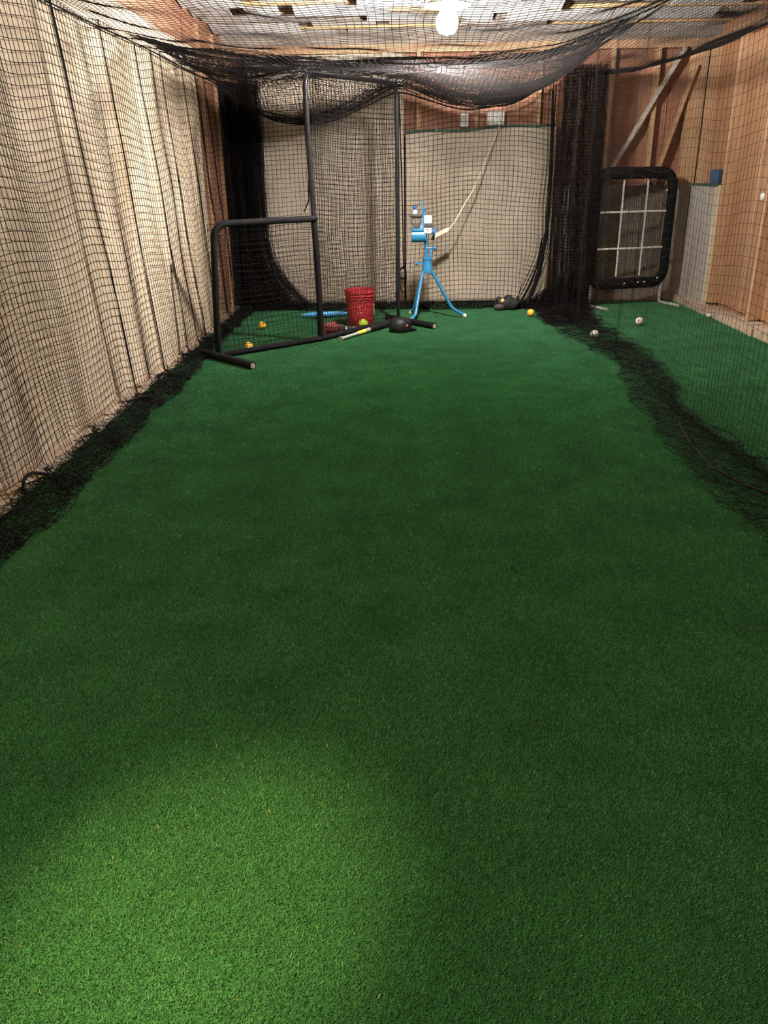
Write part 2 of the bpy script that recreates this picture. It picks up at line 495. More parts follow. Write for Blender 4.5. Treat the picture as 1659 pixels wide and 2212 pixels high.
nz = nd(nt, 'ShaderNodeTexNoise'); nz.inputs['Scale'].default_value = 3.5; nz.inputs['Detail'].default_value = 4; nz.inputs['Roughness'].default_value = 0.62
nt.links.new(ge.outputs['Position'], nz.inputs['Vector'])
mr = nd(nt, 'ShaderNodeMapRange'); mr.inputs[1].default_value = 0.3; mr.inputs[2].default_value = 0.7
mr.inputs[3].default_value = 0.78; mr.inputs[4].default_value = 1.24
nt.links.new(nz.outputs['Fac'], mr.inputs[0])
ml = nd(nt, 'ShaderNodeVectorMath', operation='SCALE')
nt.links.new(rp.outputs[0], ml.inputs[0]); nt.links.new(mr.outputs[0], ml.inputs['Scale'])
nt.links.new(ml.outputs[0], bs.inputs['Base Color'])

pcol = bpy.data.collections.new('pile_patches')       # not linked into the scene: only the node tree instances it
for i in range(5):
    pcol.objects.link(bpy.data.objects.new('pile_patch', pile_patch(50 + i)))
pts = []
for yy in np.arange(0.3, 9.95, 0.3):
    for xx in np.arange(XL + 0.15, XR - 0.05, 0.3):
        if xx < -1.84 + 0.1 or xx > 3.1:
            pass
        pts.append((xx, yy, 0.0))
me = bpy.data.meshes.new('turf_pile')
me.from_pydata(pts, [], [])
pile = link_mesh('turf_pile', me, None, floor)
pile['kind'] = 'stuff'
ng = bpy.data.node_groups.new('scatter_pile', 'GeometryNodeTree')
ng.interface.new_socket('Geometry', in_out='INPUT', socket_type='NodeSocketGeometry')
ng.interface.new_socket('Geometry', in_out='OUTPUT', socket_type='NodeSocketGeometry')
gi = ng.nodes.new('NodeGroupInput'); go = ng.nodes.new('NodeGroupOutput')
ci = ng.nodes.new('GeometryNodeCollectionInfo')
ci.inputs['Collection'].default_value = pcol
ci.inputs['Separate Children'].default_value = True
ci.inputs['Reset Children'].default_value = True
ip = ng.nodes.new('GeometryNodeInstanceOnPoints')
ip.inputs['Pick Instance'].default_value = True
ri = ng.nodes.new('FunctionNodeRandomValue'); ri.data_type = 'INT'
ri.inputs['Min'].default_value = 0; ri.inputs['Max'].default_value = 4
ng.links.new(gi.outputs[0], ip.inputs['Points'])
ng.links.new(ci.outputs[0], ip.inputs['Instance'])
ng.links.new([s for s in ri.outputs if s.type == 'INT'][0], ip.inputs['Instance Index'])
ng.links.new(ip.outputs[0], go.inputs[0])
gm = pile.modifiers.new('scatter', 'NODES'); gm.node_group = ng

# ------------------------------------------------------------------ canvas sheets on the walls
u = np.linspace(-2.4, 8.42, 420); v = np.linspace(2.5, 0.03, 40)
U, Vv = np.meshgrid(u, v, indexing='ij')
wr = 0.006 * np.sin(U * 5 + 0.5 * np.sin(Vv * 2)) + 0.002 * np.sin(U * 17 + 1.3 * np.sin(Vv * 1.5 + U)) + smooth_noise((U, Vv), 3, (2, 4, 7), 0.010)
for c, w_, a in ((8.15, 0.05, 0.03), (8.3, 0.03, 0.02), (7.7, 0.05, 0.012), (5.3, 0.08, 0.015), (4.3, 0.1, 0.02), (3.6, 0.07, 0.016)):
    wr += a * np.exp(-((U - c - 0.05 * np.sin(Vv * 2)) / w_) ** 2)
P = np.stack([-1.872 + wr, U, Vv], -1)
tag(sheet('wall_tarp', P, 'canvas', thick=0.004), 'beige canvas tarp covering the long left wall behind the netting', 'tarp')

u = np.linspace(-1.62, 0.05, 120); v = np.linspace(2.6, 0.03, 40)
U, Vv = np.meshgrid(u, v, indexing='ij')
wr = 0.012 * np.sin(U * 11 + np.sin(Vv)) + smooth_noise((U, Vv), 5, (3, 7, 12), 0.012) - 0.05 * np.exp(-((U + 0.14) / 0.05) ** 2)
P = np.stack([U, 9.74 + wr, Vv], -1)
tag(sheet('wall_tarp', P, 'canvas_back', thick=0.004), 'beige canvas tarp on the back wall behind the red bucket', 'tarp')

u = np.linspace(0.07, 1.72, 110); v = np.linspace(1.0, 0.0, 40)
U, Vv = np.meshgrid(u, v, indexing='ij')
top = 1.845 + 0.055 * (U - 0.2) / 1.45 + 0.01 * np.sin(U * 7)
wr = 0.008 * np.sin(U * 8 + np.sin(Vv * 3)) + smooth_noise((U, Vv * 2), 8, (3, 6, 11), 0.012)
P = np.stack([U, 9.78 + wr, 0.03 + Vv * (top - 0.03)], -1)
bt = sheet('wall_tarp', P, 'canvas_back', thick=0.004)
tag(bt, 'beige canvas sheet with dark green top hem behind the blue pitching machine', 'tarp')
hem = MB().tube([(float(P[i, 0, 0]), float(P[i, 0, 1]) - 0.004, float(P[i, 0, 2])) for i in range(0, 110, 4)] , 0.014, 6, flat=(0.5, 1.2)).build('hem', 'green_hem', bt)
MB().sphere((0.41, 9.77, 1.862), 0.012, sub=2).build('grommet', 'white_plastic', bt)

# ------------------------------------------------------------------ cage netting
CELL = 0.048
def lz_ceiling(X, Y):
    far = np.interp(X, [-1.86, -1.6, -1.3, -0.95, -0.75, -0.4, 0.0, 0.2, 0.5, 0.85, 1.2, 1.45, 1.66],
                    [2.29, 2.22, 2.18, 2.21, 2.25, 2.24, 2.26, 2.2, 2.09, 2.045, 2.09, 2.2, 2.37])
    near = np.interp(X, [-1.86, -1.4, -0.9, -0.4, 0.0, 0.45, 0.9, 1.3, 1.66], [2.29, 2.2, 2.14, 2.11, 2.1, 2.1, 2.13, 2.22, 2.37])
    w = sstep(6.6, 7.8, Y)
    back = np.interp(X, [-1.86, -1.6, -1.3, -0.95, -0.6, -0.3, 0.0, 0.2, 0.5, 0.85, 1.2, 1.45, 1.66],
                     [2.29, 2.06, 1.94, 1.91, 1.98, 2.11, 2.24, 2.17, 2.06, 2.02, 2.07, 2.19, 2.37])
    wb = sstep(8.2, 9.1, Y - 0.55 * np.clip(X + 0.75, 0, 0.75))
    far = far * (1 - wb) + back * wb
    return far * w + near * (1 - w) + 0.02 * np.sin(Y * 2.1) * np.sin((X + 1.86) / 3.52 * PI)

# overhead net
def overhead(y0, y1, cell, seed, dz, r, parent):
    xs = spaced(-1.83, 1.66, cell); ysn = spaced(y0, y1, cell)
    X, Y = np.meshgrid(xs, ysn, indexing='ij')
    Zc = lz_ceiling(X, Y)
    for _ in range(int(20 * (0.032 / cell) ** 2)):       # round off the profile's corners
        Zc[1:-1] = (Zc[:-2] + 2 * Zc[1:-1] + Zc[2:]) / 4
    Zc += dz + smooth_noise((X, Y), seed, (3, 7, 13), 0.022)
    P = np.stack([X + smooth_noise((X, Y), seed + 1, (5, 9), 0.015), Y + smooth_noise((X, Y), seed + 2, (5, 9), 0.015), Zc], -1)
    under(net('mesh', P, 'twine', r), parent)
    return P
def under(o, p):
    o.parent = p
    o.matrix_parent_inverse = Matrix.Translation(p.location).inverted()
    return o
on = empty('overhead_net', (-0.1, 5, 2.2))
P = overhead(1.2, 9.62, 0.042, 21, 0.0, 0.0015, on)
overhead(6.2, 9.62, 0.032, 25, 0.03, 0.0017, on)
overhead(6.9, 9.62, 0.032, 28, 0.055, 0.0017, on)
# outer wing of the net, slung from the cage edge up to the right wall
xw = spaced(1.66, 3.27, 0.034); yw = spaced(4.2, 9.75, 0.034)
Xw, Yw = np.meshgrid(xw, yw, indexing='ij')
fw = (Xw - 1.66) / 1.61
Zw = 2.37 + 0.25 * fw - 0.16 * np.sin(fw * PI) * (0.8 + 0.2 * np.sin(Yw * 1.7)) + smooth_noise((Xw, Yw), 35, (3, 7, 12), 0.025)
under(net('mesh', np.stack([Xw, Yw, Zw], -1), 'twine', 0.0015), on)
tag(on, 'sagging black overhead net below the ceiling joists', 'net')
for (a, b) in (((-1.84, 0.2), (-1.84, 9.6)), ((1.66, 0.2), (1.66, 9.6))):
    z0 = 2.29 if a[0] < 0 else 2.37
    under(MB().tube([(a[0], t, z0 + 0.02 * math.sin(t * 2.1) * 0.3) for t in np.linspace(1.2, 9.62, 60)], 0.005, 6).build('edge_rope', 'rope', on), on)
under(MB().tube([(float(P[i, -1, 0]), 9.62, float(P[i, -1, 2])) for i in range(P.shape[0])], 0.007, 6).build('edge_rope', 'rope', on), on)

# side nets
def side_net(name, x0, ztop, y0, y1, folds, seed, edge_in, edge_out, lean, layers, label, knots, side, cell=CELL, rad=0.0019):
    ysn = spaced(y0, y1, cell, [(c, w, k) for c, w, k in folds])
    zs = np.arange(ztop, 0.10, -cell)
    Ym, Zm = np.meshgrid(ysn, zs, indexing='ij')
    fold = np.zeros_like(Ym)
    for c, w, k in folds:
        fold += np.exp(-((Ym - c) / (w * 1.4)) ** 2) * (0.015 + 0.004 * k)
    hgt = np.clip(Zm / ztop, 0, 1)
    Xh = x0 + side * (0.006 * np.sin(Ym * 9 + seed) + smooth_noise((Ym, Zm), seed, (2, 4, 6), 0.014) + fold * (0.4 + 0.6 * (1 - hgt)))
    Yh = Ym + lean * (1 - hgt) + smooth_noise((Ym, Zm * 0.35), seed + 1, (9, 17, 31), 0.022)
    Zh = Zm - 0.018 * np.cos(Ym * 6.1 + seed) - smooth_noise((Ym, Zm), seed + 2, (3, 6), 0.012)
    # bottom rows: the net bellies over the edge and lies on the turf in folded layers
    Y0 = Yh[:, -1]
    rows_x, rows_y, rows_z = [], [], []
    rs = np.random.default_rng(seed + 5)
    xi = np.interp(Y0, *edge_in); xo = np.interp(Y0, *edge_out)
    xb = Xh[:, -1]
    seq = layers
    cur = xb; z = 0.085
    lay = 0
    for tgt, nrow, zz in seq:
        goal = xi if tgt == 'in' else xo
        goal = goal + 0.03 * np.sin(Y0 * (7 + lay) + lay) * (1 if lay else 0.3)
        for k in range(1, nrow + 1):
            f = k / nrow
            e = f
            rows_x.append(cur * (1 - e) + goal * e + rs.normal(0, 0.007, len(Y0)))
            rows_y.append(Y0 + 0.03 * np.sin(Y0 * 9 + lay * 2 + f * 3) + rs.normal(0, 0.009, len(Y0)))
            zc = z * (1 - f) + zz * f
            rows_z.append(np.maximum(zc + 0.013 * np.sin(Y0 * 25 + k * 1.3 + lay) + rs.normal(0, 0.005, len(Y0)), 0.013))
        cur = goal; z = zz; lay += 1
    Xa = np.concatenate([Xh, np.stack(rows_x, 1)], 1)
    Ya = np.concatenate([Yh, np.stack(rows_y, 1)], 1)
    Za = np.concatenate([Zh, np.stack(rows_z, 1)], 1)
    P = np.stack([Xa, Ya, Za], -1)
    root = empty(name, (x0, (y0 + y1) / 2, 0))
    under(net('mesh', P, 'twine', rad, knots=knots), root)
    under(MB().tube([tuple(P[i, -1]) for i in range(0, len(ysn), 2)], 0.003, 5).build('edge_rope', 'rope', root), root)
    tag(root, label, 'net')
    return root, P

folds_l = [(4.84, 0.03, 6.0), (5.58, 0.022, 7), (6.3, 0.022, 6.0), (6.95, 0.022, 6.0), (7.6, 0.025, 6.0), (8.05, 0.03, 6), (8.45, 0.03, 6), (4.0, 0.1, 1.0), (3.3, 0.08, 1.2), (2.6, 0.08, 1.5), (9.1, 0.08, 3), (5.2, 0.07, 0.9), (6.65, 0.06, 0.8)]
side_net('side_net', -1.815, 2.29, 1.2, 9.25, folds_l, 31,
         ([1.0, 2.93, 3.2, 4.0, 4.45, 5.0, 5.64, 6.2, 6.55, 7.2, 9.6], [-1.6, -1.61, -1.55, -1.6, -1.57, -1.62, -1.575, -1.6, -1.63, -1.66, -1.66]),
         ([1.0, 9.6], [-1.8, -1.8]), 0.48, [('in', 9, 0.018), ('out', 8, 0.05), ('in', 6, 0.035)],
         'black side net hanging against the beige left wall', 0.0036, 1)
folds_r = [(6.2, 0.06, 1.0), (7.0, 0.08, 1.6), (7.7, 0.08, 1.8), (8.3, 0.08, 2.0), (8.8, 0.1, 2.2), (9.3, 0.1, 2.5)]
rnet, PR = side_net('side_net', 1.665, 2.37, 1.4, 9.5, folds_r, 41,
         ([1.0, 2.93, 4.13, 4.8, 5.51, 6.1, 6.5, 6.84, 8.07, 8.8, 9.3, 10], [1.5, 1.455, 1.441, 1.50, 1.533, 1.66, 1.69, 1.616, 1.45, 1.46, 1.38, 1.3]),
         ([1.0, 2.9, 3.83, 4.93, 5.76, 6.3, 6.6, 7.2, 8.2, 9.0, 10], [2.1, 2.0, 1.86, 1.76, 1.95, 2.0, 2.02, 2.0, 1.98, 2.05, 2.1]), 0.0,
         [('out', 9, 0.02), ('in', 14, 0.03), ('out', 11, 0.045), ('in', 8, 0.055), ('out', 6, 0.06)],
         'black side net hanging on the open right side, its foot heaped on the turf', 0.0021, -1, 0.05, 0.0009)
# brownish bundled strands of the net's hem lying on the heap
under(MB().tube([(1.62, 4.6, 0.06), (1.57, 4.35, 0.075), (1.545, 4.15, 0.07), (1.53, 3.95, 0.078), (1.525, 3.8, 0.07), (1.545, 3.68, 0.076), (1.58, 3.55, 0.07), (1.65, 3.4, 0.075), (1.70, 3.22, 0.068), (1.76, 3.0, 0.062), (1.82, 2.7, 0.06)], 0.005, 7).build('hem_cord', 'twine_brown', rnet), rnet)

# back net, gathered into thick curtains at both sides
bx = spaced(-1.86, 1.68, CELL, [(-1.75, 0.17, 4.5), (-0.15, 0.06, 1.2), (1.62, 0.08, 5.0), (-0.9, 0.1, 0.5)])
zs = np.arange(2.33, 0.06, -CELL)
Xm, Zm = np.meshgrid(bx, zs, indexing='ij')
hg = np.clip(Zm / 2.3, 0, 1)
lg = np.exp(-((Xm + 1.7) / 0.3) ** 2); rg = np.exp(-((Xm - 1.62) / 0.1) ** 2)
ii = np.arange(len(bx))[:, None] * np.ones_like(Zm)
Yb = 9.56 + smooth_noise((Xm, Zm), 61, (3, 6, 10), 0.03) + (lg + rg) * 0.06 * np.sin(ii * 1.7) - 0.10 * sstep(0.45, 0.0, Zm)
flare_l = 0.34 * np.clip(0.75 - Zm, 0, 1) ** 1.7 / 0.6 * np.exp(-((Xm + 1.5) / 0.25) ** 2)
flare_r = -0.34 * np.clip(0.7 - Zm, 0, 1) ** 1.6 / 0.6 * np.exp(-((Xm - 1.6) / 0.16) ** 2)
Xb = Xm + flare_l + flare_r + smooth_noise((Xm, Zm), 62, (5, 9), 0.012)
Zb = Zm - 0.035 * np.cos(Xm * 3.2 + 0.4) - smooth_noise((Xm, Zm), 63, (4, 8), 0.02)
rows = [[], [], []]
rs = np.random.default_rng(64)
cy = Yb[:, -1]; cz = 0.06
for goal, nr, zz in ((9.32, 6, 0.02), (9.52, 6, 0.05), (9.36, 5, 0.035), (9.5, 4, 0.06)):
    g = goal + 0.04 * np.sin(bx * 5 + goal * 9)
    for k in range(1, nr + 1):
        f = k / nr
        rows[0].append(Xb[:, -1] + rs.normal(0, 0.012, len(bx))); rows[1].append(cy * (1 - f) + g * f + rs.normal(0, 0.01, len(bx)))
        rows[2].append(np.maximum((cz * (1 - f) + zz * f) + 0.02 * np.sin(bx * 14 + k) + rs.normal(0, 0.008, len(bx)), 0.014))
    cy = g; cz = zz
P = np.stack([np.concatenate([Xb, np.stack(rows[0], 1)], 1), np.concatenate([Yb, np.stack(rows[1], 1)], 1), np.concatenate([Zb, np.stack(rows[2], 1)], 1)], -1)
bn = empty('back_net', (0, 9.56, 0))
under(net('mesh', P, 'twine', 0.0024, knots=0.0042), bn)
under(MB().tube([(1.60, 9.47, 2.2), (1.61, 9.46, 1.9), (1.625, 9.45, 1.3), (1.615, 9.44, 0.82), (1.555, 9.42, 0.4), (1.49, 9.40, 0.18), (1.43, 9.38, 0.05)], [0.012, 0.016, 0.02, 0.022, 0.026, 0.022, 0.018], 8).build('gathered_edge', 'twine', bn), bn)
under(MB().tube([(1.57, 9.46, 0.75), (1.53, 9.43, 0.45), (1.44, 9.40, 0.22), (1.36, 9.38, 0.06)], [0.008, 0.012, 0.012, 0.01], 7).build('gathered_edge', 'twine', bn), bn)
under(MB().tube([(-1.5, 9.45, 1.7), (-1.48, 9.44, 0.96), (-1.43, 9.42, 0.42), (-1.34, 9.40, 0.22), (-1.2, 9.38, 0.06)], [0.01, 0.014, 0.014, 0.016, 0.014], 7).build('gathered_edge', 'twine', bn), bn)
tag(bn, 'black net hanging across the back end of the cage', 'net')

def bunch(name, x0, x1, yc, ztop, nlay, seed, flare, label, r=0.0019, full=2.2):
    root = empty(name, ((x0 + x1) / 2, yc, 0))
    for L in range(nlay):
        n = int((x1 - x0) * full / CELL)
        xs_ = np.linspace(x0, x1, n)
        zs_ = np.arange(ztop, 0.02, -0.034)
        A, B = np.meshgrid(xs_, zs_, indexing='ij')
        I = np.arange(n)[:, None] * np.ones_like(B)
        rr = np.random.default_rng(seed + L)
        ph = rr.uniform(0, 6)
        Yc = yc + (L - nlay / 2) * 0.03 + 0.05 * np.sin(I * 1.1 + ph) + smooth_noise((A * 2, B), seed + 10 + L, (3, 6), 0.03)
        Xc = A + 0.02 * np.sin(I * 0.7 + ph) + smooth_noise((A, B), seed + 20 + L, (5, 9), 0.02) + flare * np.clip(0.8 - B, 0, 1) ** 1.8 * ((A - x0) / (x1 - x0) if flare > 0 else (x1 - A) / (x1 - x0))
        Zc = np.maximum(B + smooth_noise((A, B), seed + 30 + L, (6, 10), 0.02), 0.012)
        under(net('mesh', np.stack([Xc, Yc, Zc], -1), 'twine', r), root)
    tag(root, label, 'net')
bunch('gathered_net', -1.84, -1.47, 9.5, 2.32, 7, 201, 0.75, 'thick curtain of bunched black net in the back left corner', full=5.0)
bunch('gathered_net', 1.69, 2.12, 9.35, 2.42, 5, 221, 0.0, 'thick curtain of bunched black net left of the nine-pocket target', full=4.0)

# heap of spare netting beside the back right corner of the cage
def heap(name, cx, cy, rx, ry, h, n, seed, label):
    r = np.random.default_rng(seed)
    a = np.linspace(-1, 1, n)
    A, B = np.meshgrid(a, a, indexing='ij')
    R2 = np.clip(A ** 2 + B ** 2, 0, 2)
    layers = []
    root = empty(name, (cx, cy, 0))
    for L in range(3):
        sc = 1 - 0.2 * L
        Z = h * np.clip(1 - R2, 0, 1) ** 0.8 * (0.5 + 0.25 * L) + smooth_noise((A * 3, B * 3), seed + L, (2, 4, 7), h * 0.3) + 0.02
        P = np.stack([cx + A * rx * sc * (1 - 0.25 * np.abs(B)) + r.normal(0, 0.012, A.shape), cy + B * ry * sc * (1 - 0.25 * np.abs(A)) + r.normal(0, 0.012, A.shape), np.maximum(Z + r.normal(0, 0.01, A.shape), 0.012)], -1)
        under(net('mesh', P, 'twine', 0.0017), root)
    tag(root, label, 'net')
heap('net_heap', 1.80, 9.38, 0.42, 0.36, 0.26, 36, 71, 'heap of spare black netting on the turf beside the nine-pocket target')
heap('net_heap', 1.72, 8.6, 0.3, 0.55, 0.12, 32, 74, 'low tangle of black netting just right of the orange-yellow ball near the back')

# rope loop standing up from the foot of the left net
tag(MB().tube([(-1.77, 3.80, 0.05), (-1.775, 3.73, 0.085), (-1.78, 3.66, 0.115), (-1.785, 3.60, 0.122), (-1.785, 3.555, 0.105), (-1.785, 3.54, 0.07), (-1.78, 3.55, 0.04), (-1.77, 3.53, 0.025), (-1.76, 3.45, 0.02), (-1.775, 3.36, 0.03), (-1.79, 3.25, 0.03)], 0.008, 8).build('rope', 'rope'),
    'black rope end looped up against the foot of the left wall', 'rope')
# hanging tie rope with a knot beside the L-shaped screen
rt = empty('rope', (0.03, 9.4, 0))
pts = [(0.0, 9.4, 2.2), (0.012, 9.4, 1.8), (0.026, 9.4, 1.31), (0.034, 9.4, 0.9), (0.041, 9.4, 0.475)]
under(MB().tube(pts, 0.007, 8).build('rope_line', 'rope', rt), rt)
a = [(0.04 - 0.0, 9.4, 0.475)] + [(0.028 + 0.034 * math.cos(t), 9.39 + 0.01 * math.sin(2 * t), 0.40 + 0.062 * math.sin(t)) for t in np.linspace(1.4, 1.4 + 2.3 * PI, 26)]
under(MB().tube(a, 0.009, 8).build('knot', 'rope', rt), rt)
under(MB().tube([(0.05, 9.395, 0.47), (0.062, 9.39, 0.42), (0.064, 9.39, 0.35), (0.06, 9.39, 0.29)], 0.010, 8).build('rope_tail', 'rope', rt), rt)
under(MB().tube([(0.005, 9.395, 0.36), (-0.004, 9.39, 0.30), (0.004, 9.39, 0.235), (0.035, 9.39, 0.185)], [0.008, 0.009, 0.008, 0.006], 8).build('rope_tail', 'rope', rt), rt)
tag(rt, 'black tie rope hanging knotted beside the tall post of the screen', 'rope')

# ------------------------------------------------------------------ L-shaped pitching screen
A_ = Vector((-1.535, 6.80, 0)); B_ = Vector((-0.735, 7.52, 0)); C_ = Vector((-0.02, 8.52, 0))
ls = empty('pitching_screen', (-0.745, 7.62, 0))
def arc_corner(p, d1, d2, r, n=6):
    # rounded corner at p between incoming direction d1 and outgoing direction d2
    p, d1, d2 = Vector(p), Vector(d1).normalized(), Vector(d2).normalized()
    a = p - d1 * r; b = p + d2 * r
    out = []
    for i in range(n + 1):
        t = i / n
        out.append((1 - t) ** 2 * a + 2 * t * (1 - t) * p + t * t * b)
    return out
zl, zr = 1.075, 2.205
up = Vector((0, 0, 1))
dAB = (B_ - A_).normalized(); dBC = (C_ - B_).normalized()
low = [A_ + up * 0.03, A_ + up * 0.5 + dAB * 0.02] + arc_corner(A_ + up * zl + dAB * 0.05, up, dAB, 0.14) + [B_ + up * zl]
under(MB().tube(low, 0.028, 12).build('padded_lower_frame', 'black_pad', ls), ls)
tall = [B_ + up * 0.03, B_ + up * 1.2 + Vector((-0.02, 0, 0))] + arc_corner(B_ + up * zr + Vector((-0.04, -0.01, 0)), up, dBC, 0.12) + arc_corner(C_ + up * zr, dBC, -up, 0.12) + [C_ + up * 1.0, C_ + up * 0.03]
under(MB().tube(tall, 0.0205, 12).build('tall_frame', 'black_steel', ls), ls)
under(MB().tube([B_ + up * 0.03, B_ + up * 0.6, B_ + up * 1.09 + Vector((-0.02, 0, 0))], 0.026, 12).build('post_pad', 'black_pad', ls), ls)
under(MB().tube([A_ - dAB * 0.03 + up * 0.032, A_ * 0.5 + B_ * 0.5 + up * 0.032, B_ + up * 0.032, B_ * 0.5 + C_ * 0.5 + up * 0.032, C_ + dBC * 0.03 + up * 0.032], 0.027, 12).build('base_bar', 'black_pad', ls), ls)
under(MB().box((-0.07, -0.02, 0.0585), (-0.03, 0.02, 0.0605)).build('tape_mark', 'pipe_grey', ls, smooth=False, loc=A_ + dAB * 0.35), ls).rotation_euler = (0, 0, math.atan2(dAB.y, dAB.x))
for p0, p1 in (((-1.68, 6.90), (-1.175, 6.37)), ((-0.14, 8.66), (0.335, 8.09))):
    p0 = Vector((*p0, 0.034)); p1 = Vector((*p1, 0.034))
    f = under(MB().tube([p0, p0.lerp(p1, 0.5), p1], 0.033, 12).build('foot', 'black_pad', ls), ls)
    d = (p1 - p0).normalized()
    e = MB().tube([p1 - d * 0.002, p1 + d * 0.004], 0.022, 12).build('end_cap', 'pipe_cap', f)
def panel_net(p, q, z0, z1, seed, cell, parent, r=0.0014, sag=0.06):
    L = (q - p).length
    nu = max(2, int(L / cell) + 1); nv = max(2, int((z1 - z0) / cell) + 1)
    s = np.linspace(0, 1, nu); t = np.linspace(0, 1, nv)
    S, T = np.meshgrid(s, t, indexing='ij')
    d = (q - p).normalized(); nrm = Vector((-d.y, d.x, 0))
    off = sag * np.sin(S * PI) * np.sin(T * PI) ** 0.7 + smooth_noise((S * L, T * (z1 - z0)), seed, (6, 11), 0.012)
    Xx = p.x + (q.x - p.x) * S + nrm.x * off + smooth_noise((S * L, T * 2), seed + 1, (7, 12), 0.006)
    Yy = p.y + (q.y - p.y) * S + nrm.y * off
    Zz = z0 + (z1 - z0) * T - 0.03 * np.sin(S * PI) * np.sin(T * PI) + smooth_noise((S * L, T * 2), seed + 2, (7, 12), 0.01)
    return under(net('screen_mesh', np.stack([Xx, Yy, Zz], -1), 'twine', r), parent)
panel_net(A_, B_, 0.05, zl, 81, 0.04, ls, r=0.0017)
panel_net(A_ + Vector((0.01, -0.02, 0)), B_ + Vector((0.01, -0.02, 0)), 0.05, zl, 91, 0.05, ls, sag=0.02)
panel_net(B_, C_, 0.05, zr, 85, 0.036, ls, r=0.0017)
panel_net(B_, C_, 0.05, zr, 95, 0.042, ls, sag=0.15, r=0.0017)
under(MB().tube([B_ + up * 2.0 + Vector((-0.06, 0.02, 0)), B_ + up * 1.4 + Vector((-0.045, 0.02, 0)), B_ + up * 1.22 + Vector((-0.055, 0.02, 0)), B_ + up * 1.13 + Vector((-0.1, 0.0, 0))], 0.006, 6).build('lacing', 'rope', ls), ls)
tag(ls, 'black L-shaped pitching screen with padded pipe frame and net', 'pitching screen')

# ------------------------------------------------------------------ nine-pocket target
tg = empty('pocket_target', (2.55, 9.48, 0), math.atan2(0.28, 1.0))
def rrect(w0, w1, h0, h1, r, n=7):
    pts = []
    for cx, cz, a0 in ((w1 - r, h1 - r, 0), (w0 + r, h1 - r, PI / 2), (w0 + r, h0 + r, PI), (w1 - r, h0 + r, 1.5 * PI)):
        for i in range(n + 1):
            a = a0 + PI / 2 * i / n
            pts.append((cx + r * math.cos(a), 0, cz + r * math.sin(a)))
    return pts
MB().loop_tube(rrect(-0.455, 0.455, 0.25, 1.40, 0.14), 0.06, 10, flat=(1.0, 0.62), axis=(0, 1, 0)).build('padded_frame', 'black_pad', tg)
for px in (-0.145, 0.145):
    MB().box((px - 0.009, -0.012, 0.33), (px + 0.009, -0.008, 1.33)).build('strap', 'strap_white', tg, smooth=False)
for pz in (0.63, 1.01):
    MB().box((-0.40, -0.017, pz - 0.009), (0.40, -0.013, pz + 0.009)).build('strap', 'strap_white', tg, smooth=False)
s = np.linspace(-0.41, 0.41, 24); t = np.linspace(0.30, 1.33, 30)
S, T = np.meshgrid(s, t, indexing='ij')
net('pocket_mesh', np.stack([S, 0.03 + 0.03 * np.abs(np.sin(S / 0.29 * PI)) * np.abs(np.sin((T - 0.25) / 0.38 * PI)), T], -1), 'twine', 0.0016, tg)
net('pocket_mesh', np.stack([S * 0.99, 0.05 + 0.08 * np.abs(np.sin(S / 0.29 * PI)) * np.abs(np.sin((T - 0.25) / 0.38 * PI)), T - 0.02], -1), 'twine', 0.0016, tg)
for px in (-0.44, 0.44):
    lg_ = MB().tube([(px, 0.0, 0.30), (px, 0.0, 0.04), (px + 0.01, -0.03, 0.022), (px + 0.06, -0.32, 0.02)], 0.018, 10).build('leg', 'pipe_grey', tg)
for px, pz in ((0.36, 0.30), (-0.05, 0.255), (0.12, 0.26), (0.2, 0.262), (0.36, 1.22)):
    MB().sphere((px, -0.045, pz), 0.011, sub=2).build('grommet', 'strap_white', tg)
tag(tg, 'black padded nine-pocket pitching target with white straps in the far right corner', 'pitching target')

# ------------------------------------------------------------------ pitching machine
pm = empty('pitching_machine', (0.285, 8.78, 0))
def pb(mb, name, m, parent=None, smooth=True):
    o = mb.build(name, m, parent or pm, smooth)
    if parent is None:
        under(o, pm)
    return o
HX, HY = 0.285, 8.78
def cyl(p0, p1, r, n=16, mb=None):
    mb = mb or MB()
    p0, p1 = Vector(p0), Vector(p1)
    mb.tube([p0, p1], r, n)
    return mb
feet = [((0.235, 8.72, 0.49), (0.16, 8.58, 0.075), (0.10, 8.50, 0.022)), ((0.33, 8.78, 0.49), (0.535, 8.775, 0.125), (0.575, 8.775, 0.09), (0.685, 8.77, 0.024)), ((0.245, 8.83, 0.49), (0.15, 8.98, 0.075), (0.115, 9.04, 0.022))]
for f in feet:
    leg = pb(MB().tube(f, 0.0165, 12), 'leg', 'machine_blue')
    d = (Vector(f[-1]) - Vector(f[-2])).normalized()
    MB().tube([Vector(f[-1]) - d * 0.02, Vector(f[-1]) + d * 0.014], 0.02, 12).build('rubber_tip', 'cream_plastic', leg)
Mh = Matrix.Translation((HX, HY, 0))
pb(MB().lathe([(0.0, 0.468), (0.058, 0.468), (0.060, 0.478), (0.053, 0.52), (0.05, 0.56), (0.049, 0.60), (0.0, 0.60)], 24, Mh), 'tripod_hub', 'machine_blue')
pb(MB().lathe([(0.0, 0.60), (0.051, 0.602), (0.053, 0.612), (0.05, 0.624), (0.0, 0.626)], 24, Mh), 'hub_flange', 'machine_blue')
pb(MB().lathe([(0.044, 0.592), (0.0515, 0.594), (0.0515, 0.60), (0.044, 0.602)], 24, Mh), 'hub_seam', 'knob_blue')
pb(cyl((0.277, HY, 0.62), (0.268, HY, 0.80), 0.0165), 'post', 'machine_blue')
